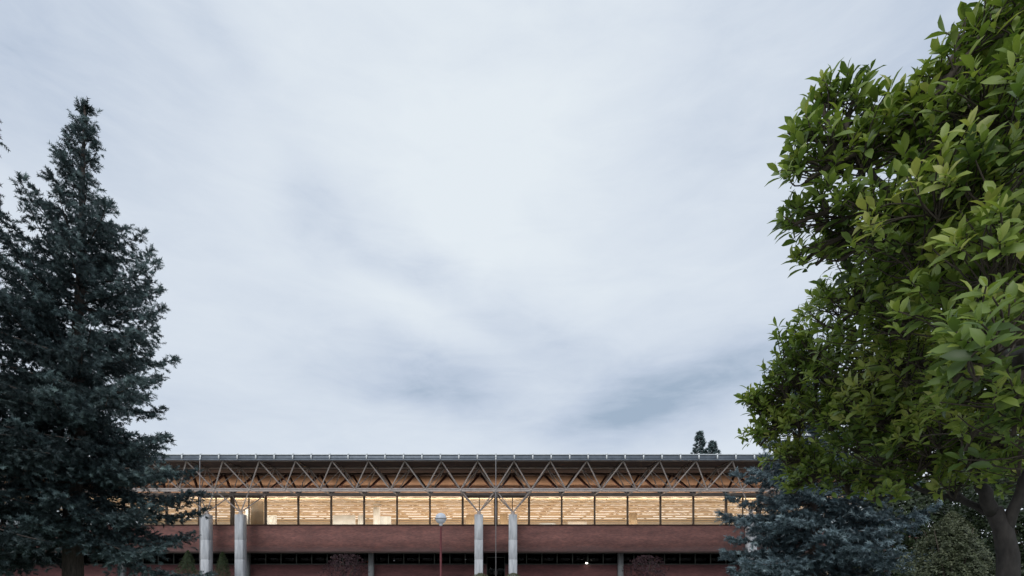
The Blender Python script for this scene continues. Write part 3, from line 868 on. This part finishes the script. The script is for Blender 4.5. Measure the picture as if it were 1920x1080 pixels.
# deeper layers of the same crown, behind the front shoots
for _ in range(70):
    x = rg.uniform(1500, 1960); y = rg.uniform(60, 900)
    edge = np.interp(y, [60, 130, 220, 480, 560, 700, 760, 900], [1830, 1640, 1560, 1590, 1600, 1540, 1500, 1520])
    if x < edge + (150 if y < 450 else 60): continue
    D = np.interp(x, [1500, 1900], [6.2, 4.9]) * rg.uniform(.85, 1.15)
    if y < 420: D = rg.uniform(3.6, 4.6)
    clumps.append((x, y, D, .42, 26))
for _ in range(16):
    clumps.append((rg.uniform(1960, 2150), rg.uniform(0, 800), rg.uniform(2.6, 5.5), .5, 22))
LS = np.array([a for a, b in limb_src])
Pp = []; Ax = []; Tn = []
for (x, y, D, r, n) in clumps:
    n = int(n * 1.45); r = r * 1.03; y = y + (18 if y < 420 and x < 1850 else 0); c = px(x, y, D)
    i = int(np.argmin(np.linalg.norm(LS - c, axis=1) + .6 * np.maximum(0, LS[:, 2] - c[2]))); a = LS[i]
    mid = (a + c) / 2 + (0, 0, .12 * np.linalg.norm(a - c)) + rg.normal(0, .04, 3)
    hub = c - (0, 0, r * .5)
    tt = np.linspace(0, 1, 8)[:, None]
    q = (1 - tt) ** 2 * a + 2 * tt * (1 - tt) * mid + tt ** 2 * hub
    twigs.tube(q, np.linspace(.022, .011, 8), 6)
    d = rg.normal(0, 1, (n, 3)); d /= np.linalg.norm(d, axis=1)[:, None]
    d[:, 2] = np.where(d[:, 2] < -.4, -d[:, 2] * .5, d[:, 2])
    rad = r * rg.uniform(.35, 1.15, n) ** .7
    p = c + d * rad[:, None]
    out = c - np.array([5.4, 5.2, 3.6]); out /= np.linalg.norm(out)
    ax = d * .50 + out * .50 + np.array([0, 0, .95]) + rg.normal(0, .25, (n, 3))
    for k in range(n):
        s0 = q[rg.integers(3, 8)]; m_ = (s0 + p[k]) / 2 + rg.normal(0, .05, 3) - (0, 0, .12 * r)
        tw = np.linspace(0, 1, 5)[:, None]; twigs.tube((1 - tw) ** 2 * s0 + 2 * tw * (1 - tw) * m_ + tw ** 2 * p[k], [.0055, .005, .0045, .004, .0035], 4, False)
    Pp.append(p); Ax.append(ax); Tn.append(np.clip(rg.normal(.42, .12) + rg.normal(0, .11, n), 0, 1))
Pp = np.vstack(Pp); Ax = np.vstack(Ax); Tn = np.concatenate(Tn)
P, Fm, S, T = rosettes(rg, Pp, Ax, (5, 10), (.060, .148), (14, 78), Tn, .88)
crown.inst(LT[0], LT[1], LT[2], P, Fm, S, T)
print('magnolia leaves', len(P))
mg = thing('magnolia_tree', tuple(TB), 'big-leaved bright green magnolia with a dark forked trunk filling the right side', 'tree')
trunk.build('trunk', 'bark_grey', mg, True, TB).location = (0, 0, 0)
twigs.build('branch_work', 'twig', mg, True, TB).location = (0, 0, 0)
crown.build('crown', 'magnolia', mg, True, TB).location = (0, 0, 0)


# ---- shrubs
def shrub(name, base, h, rfun, n, leaf, mat, label, cat, seed, stems=5, group=None, shell=.55, blade=1.):
    rg = np.random.default_rng(seed)
    base = np.array(base, float)
    z = h * rg.uniform(.03, 1, n) ** .85; a = rg.uniform(0, 6.283, n); lump = 1 + .20 * np.sin(a * 3 + z * 4 / h * 2 + seed) + .14 * np.sin(a * 7 - z * 9 / h) + rg.normal(0, .06, n)
    r = np.array([rfun(q / h) for q in z]) * lump * rg.uniform(shell, 1.05, n) ** .8
    p = np.stack([r * np.cos(a), r * np.sin(a), z], 1)
    ax = np.stack([np.cos(a), np.sin(a), 0 * a + .8], 1) + rg.normal(0, .35, (n, 3))
    P, Fm, S, T = rosettes(rg, p, ax, (4, 7), (leaf * .7, leaf * 1.2), (20, 80), rg.uniform(.1, .7, n), blade)
    c = MB(); c.inst(LT[0], LT[1], LT[2], P, Fm, S, T)
    tk = MB()
    for i in range(stems):
        a_ = i * 2.4; rr = rfun(.5) * .6 * (0 if stems == 1 else 1)
        tk.tube([(0.04 * math.cos(a_), .04 * math.sin(a_), 0), (rr * .4 * math.cos(a_), rr * .4 * math.sin(a_), h * .4), (rr * math.cos(a_), rr * math.sin(a_), h * .85)], [.04, .025, .008], 6)
    return plant_tree(name, tuple(base), label, cat, c, None, tk, mat, 'twig', group)


cone = lambda w: (lambda t: w * max(.03, (1 - t) ** .75) * (1 if t > .08 else .8))
ball = lambda w: (lambda t: w * math.sqrt(max(.02, 1 - (2 * t - 1) ** 2 * .9)))
dome = lambda w: (lambda t: w * math.sqrt(max(.02, 1 - t * t)) * (1 if t > .1 else .85))
p = px(1785, 1065, 15); shrub('olive_shrub', (p[0], 15, 0), px(1785, 962, 15)[2], cone(1.75), 3200, .10, 'shrub', 'pale olive cone-shaped shrub standing behind the magnolia trunk', 'shrub', 1)
for i, (x, D, h, w_, lab) in enumerate([(1700, 24, 5.6, 3.2, 'dark green broad tree behind the blue spruce, left of the olive shrub'), (1870, 26, 8.2, 4.2, 'tall dark green tree behind the magnolia trunk'), (1965, 19, 6.5, 3.4, 'dark green tree at the right edge beyond the globe lamp')]):
    p = px(x, 1065, D); shrub('background_tree', (p[0], D, 0), h, dome(w_), 3800, .22, 'darkshrub', lab, 'tree', 40 + i, 4, 'dark trees behind the magnolia')
p = px(352, 1065, 37); shrub('cypress_bush', (p[0], 37, 0), px(352, 1033, 37)[2], cone(1.05), 1500, .10, 'cypress', 'small dark cone-shaped conifer left of the leftmost column pair', 'shrub', 5, 1, 'small clipped cones by the left columns', blade=.6)
p = px(417, 1065, 43.5); shrub('cypress_bush', (p[0], 43.5, 0), px(417, 1035, 43.5)[2], cone(.95), 1500, .10, 'cypress', 'small dark cone-shaped conifer standing between the two left columns', 'shrub', 6, 1, 'small clipped cones by the left columns', blade=.6)
p = px(648, 1065, 40); shrub('maple_shrub', (p[0], 40, 0), px(648, 1039, 40)[2], ball(1.6), 800, .13, 'maple', 'dark purple-leaved shrub before the brick wall left of the red lamp post', 'shrub', 7, 4, 'purple shrubs along the ground floor')
p = px(1212, 1065, 40); shrub('maple_shrub', (p[0], 40, 0), px(1212, 1042, 40)[2], ball(1.5), 700, .13, 'maple', 'dark purple-leaved shrub before the lower windows right of the middle columns', 'shrub', 8, 4, 'purple shrubs along the ground floor')
for k, lab, sd_ in ((-.5, 'low clipped bush round the foot of the left middle column', 9), (.5, 'low clipped bush round the foot of the right middle column', 10)):
    shrub('hedge_bush', (k * MOD + (.15 if k < 0 else .0), DC - .9, 0), 1.15, dome(.95), 700, .08, 'hedge', lab, 'bush', sd_, 4, 'bushes at the column feet')


# ------------------------------------------------------------------ street lamps
def lamp(D, x, y, rad, label, pole_mat, group='globe lamps on posts'):
    c = px(x, y, D); t = thing('street_lamp', (c[0], D, 0), label, 'lamp', group)
    zc = c[2]
    m = MB(); m.lathe((0, 0, 0), [(0, 0), (.14, 0), (.14, .05), (.07, .12), (.055, .7), (.05, .75), (.036, .8), (.034, zc - rad - .1)], 12); m.build('pole', pole_mat, t, True)
    m = MB(); th = np.linspace(-math.pi / 2, math.pi / 2, 13); m.lathe((0, 0, zc), [(rad * math.cos(a), rad * math.sin(a)) for a in th], 20); m.build('globe', 'opal', t, True)
    m = MB(); m.lathe((0, 0, zc - rad), [(.036, -.06), (.055, -.05), (.06, .02), (.05, .03), (0, .03)], 12); m.build('collar', 'opal', t, True)
    m = MB(); m.lathe((0, 0, zc - .01), [(rad + .001, -.012), (rad + .022, -.006), (rad + .022, .006), (rad + .001, .012)], 24); m.build('ring', 'galv', t, True)
    return t


lamp(17.0, 826.5, 972, .185, 'white globe street lamp on a thin dark red pole before the lit windows', 'red_paint')
lamp(13.0, 1888, 967, .165, 'white globe street lamp half hidden behind the magnolia trunk', 'black_paint')

# ------------------------------------------------------------------ parked white car beyond the blue spruce
p = px(1578, 1065, 31); car = thing('parked_car', (p[0], 31, 0), 'white parked car whose roof shows under the blue spruce branches', 'car')
prf = [(-2.1, .35), (-2.15, .62), (-2.0, .86), (-1.15, .98), (-.55, 1.36), (-.1, 1.43), (.8, 1.42), (1.45, 1.30), (1.95, .98), (2.12, .9), (2.15, .40), (2.0, .28), (-2.0, .28)]
m = MB(); n = len(prf); layers = [(-.80, .90), (-.86, 1), (.86, 1), (.80, .90)]
vv = []
for j, (yy, sc) in enumerate(layers):
    for (a, b) in prf:
        inn = .14 * max(0, (b - .95) / .45); s_ = 1 if yy > 0 else -1
        vv.append((a * (.985 if sc < 1 else 1), s_ * (abs(yy) - inn), b if sc == 1 else .28 + (b - .28) * .97))
q = [(j * n + i, j * n + (i + 1) % n, (j + 1) * n + (i + 1) % n, (j + 1) * n + i) for j in range(3) for i in range(n)]
m.add(vv, q)
for j, rev in ((0, 1), (3, 0)):
    f = [(j * n + 12, j * n + i, j * n + i + 1) for i in range(11)]
    m.t.append(np.array([t[::-1] if rev else t for t in f]))
m.build('body', 'car_paint', car, True)
for s_ in (-1, 1):
    m = MB(); y = s_ * .875
    ww = [(-1.0, .99, .0), (-.52, 1.29, .09), (1.2, 1.29, .09), (1.7, 1.0, .0)]
    m.add([(a, s_ * (.872 - inn_), b) for a, b, inn_ in ww] + [(a, s_ * (.845 - inn_), b) for a, b, inn_ in ww], [(0, 1, 2, 3), (4, 7, 6, 5), (0, 4, 5, 1), (1, 5, 6, 2), (2, 6, 7, 3), (3, 7, 4, 0)])
    m.build('side_window', 'car_glass', car)
    for wx_ in (-1.3, 1.3):
        m = MB(); m.tube([(0, -.11, 0), (0, -.10, 0), (0, .10, 0), (0, .11, 0)], [.27, .32, .32, .27], 20)
        o = m.build('wheel', 'rubber', car, True); o.location = (wx_, s_ * .80, .32)
        m = MB(); m.tube([(0, s_ * .06, 0), (0, s_ * .118, 0)], [.19, .17], 14); m.build('rim', 'galv', o)
    m = MB(); m.box(-2.16, -2.05, s_ * .62 - .14, s_ * .62 + .14, .60, .72); m.build('headlight', 'opal', car)
    m = MB(); m.box(2.06, 2.16, s_ * .66 - .12, s_ * .66 + .12, .70, .86); m.build('tail_light', 'red_paint', car)
m = MB(); m.add([(-1.17, -.74, 1.0), (-1.17, .74, 1.0), (-.58, .66, 1.355), (-.58, -.66, 1.355), (-1.14, -.74, .97), (-1.14, .74, .97), (-.55, .66, 1.33), (-.55, -.66, 1.33)], [(0, 1, 2, 3), (4, 7, 6, 5), (0, 4, 5, 1), (1, 5, 6, 2), (2, 6, 7, 3), (3, 7, 4, 0)])
m.build('windscreen', 'car_glass', car)
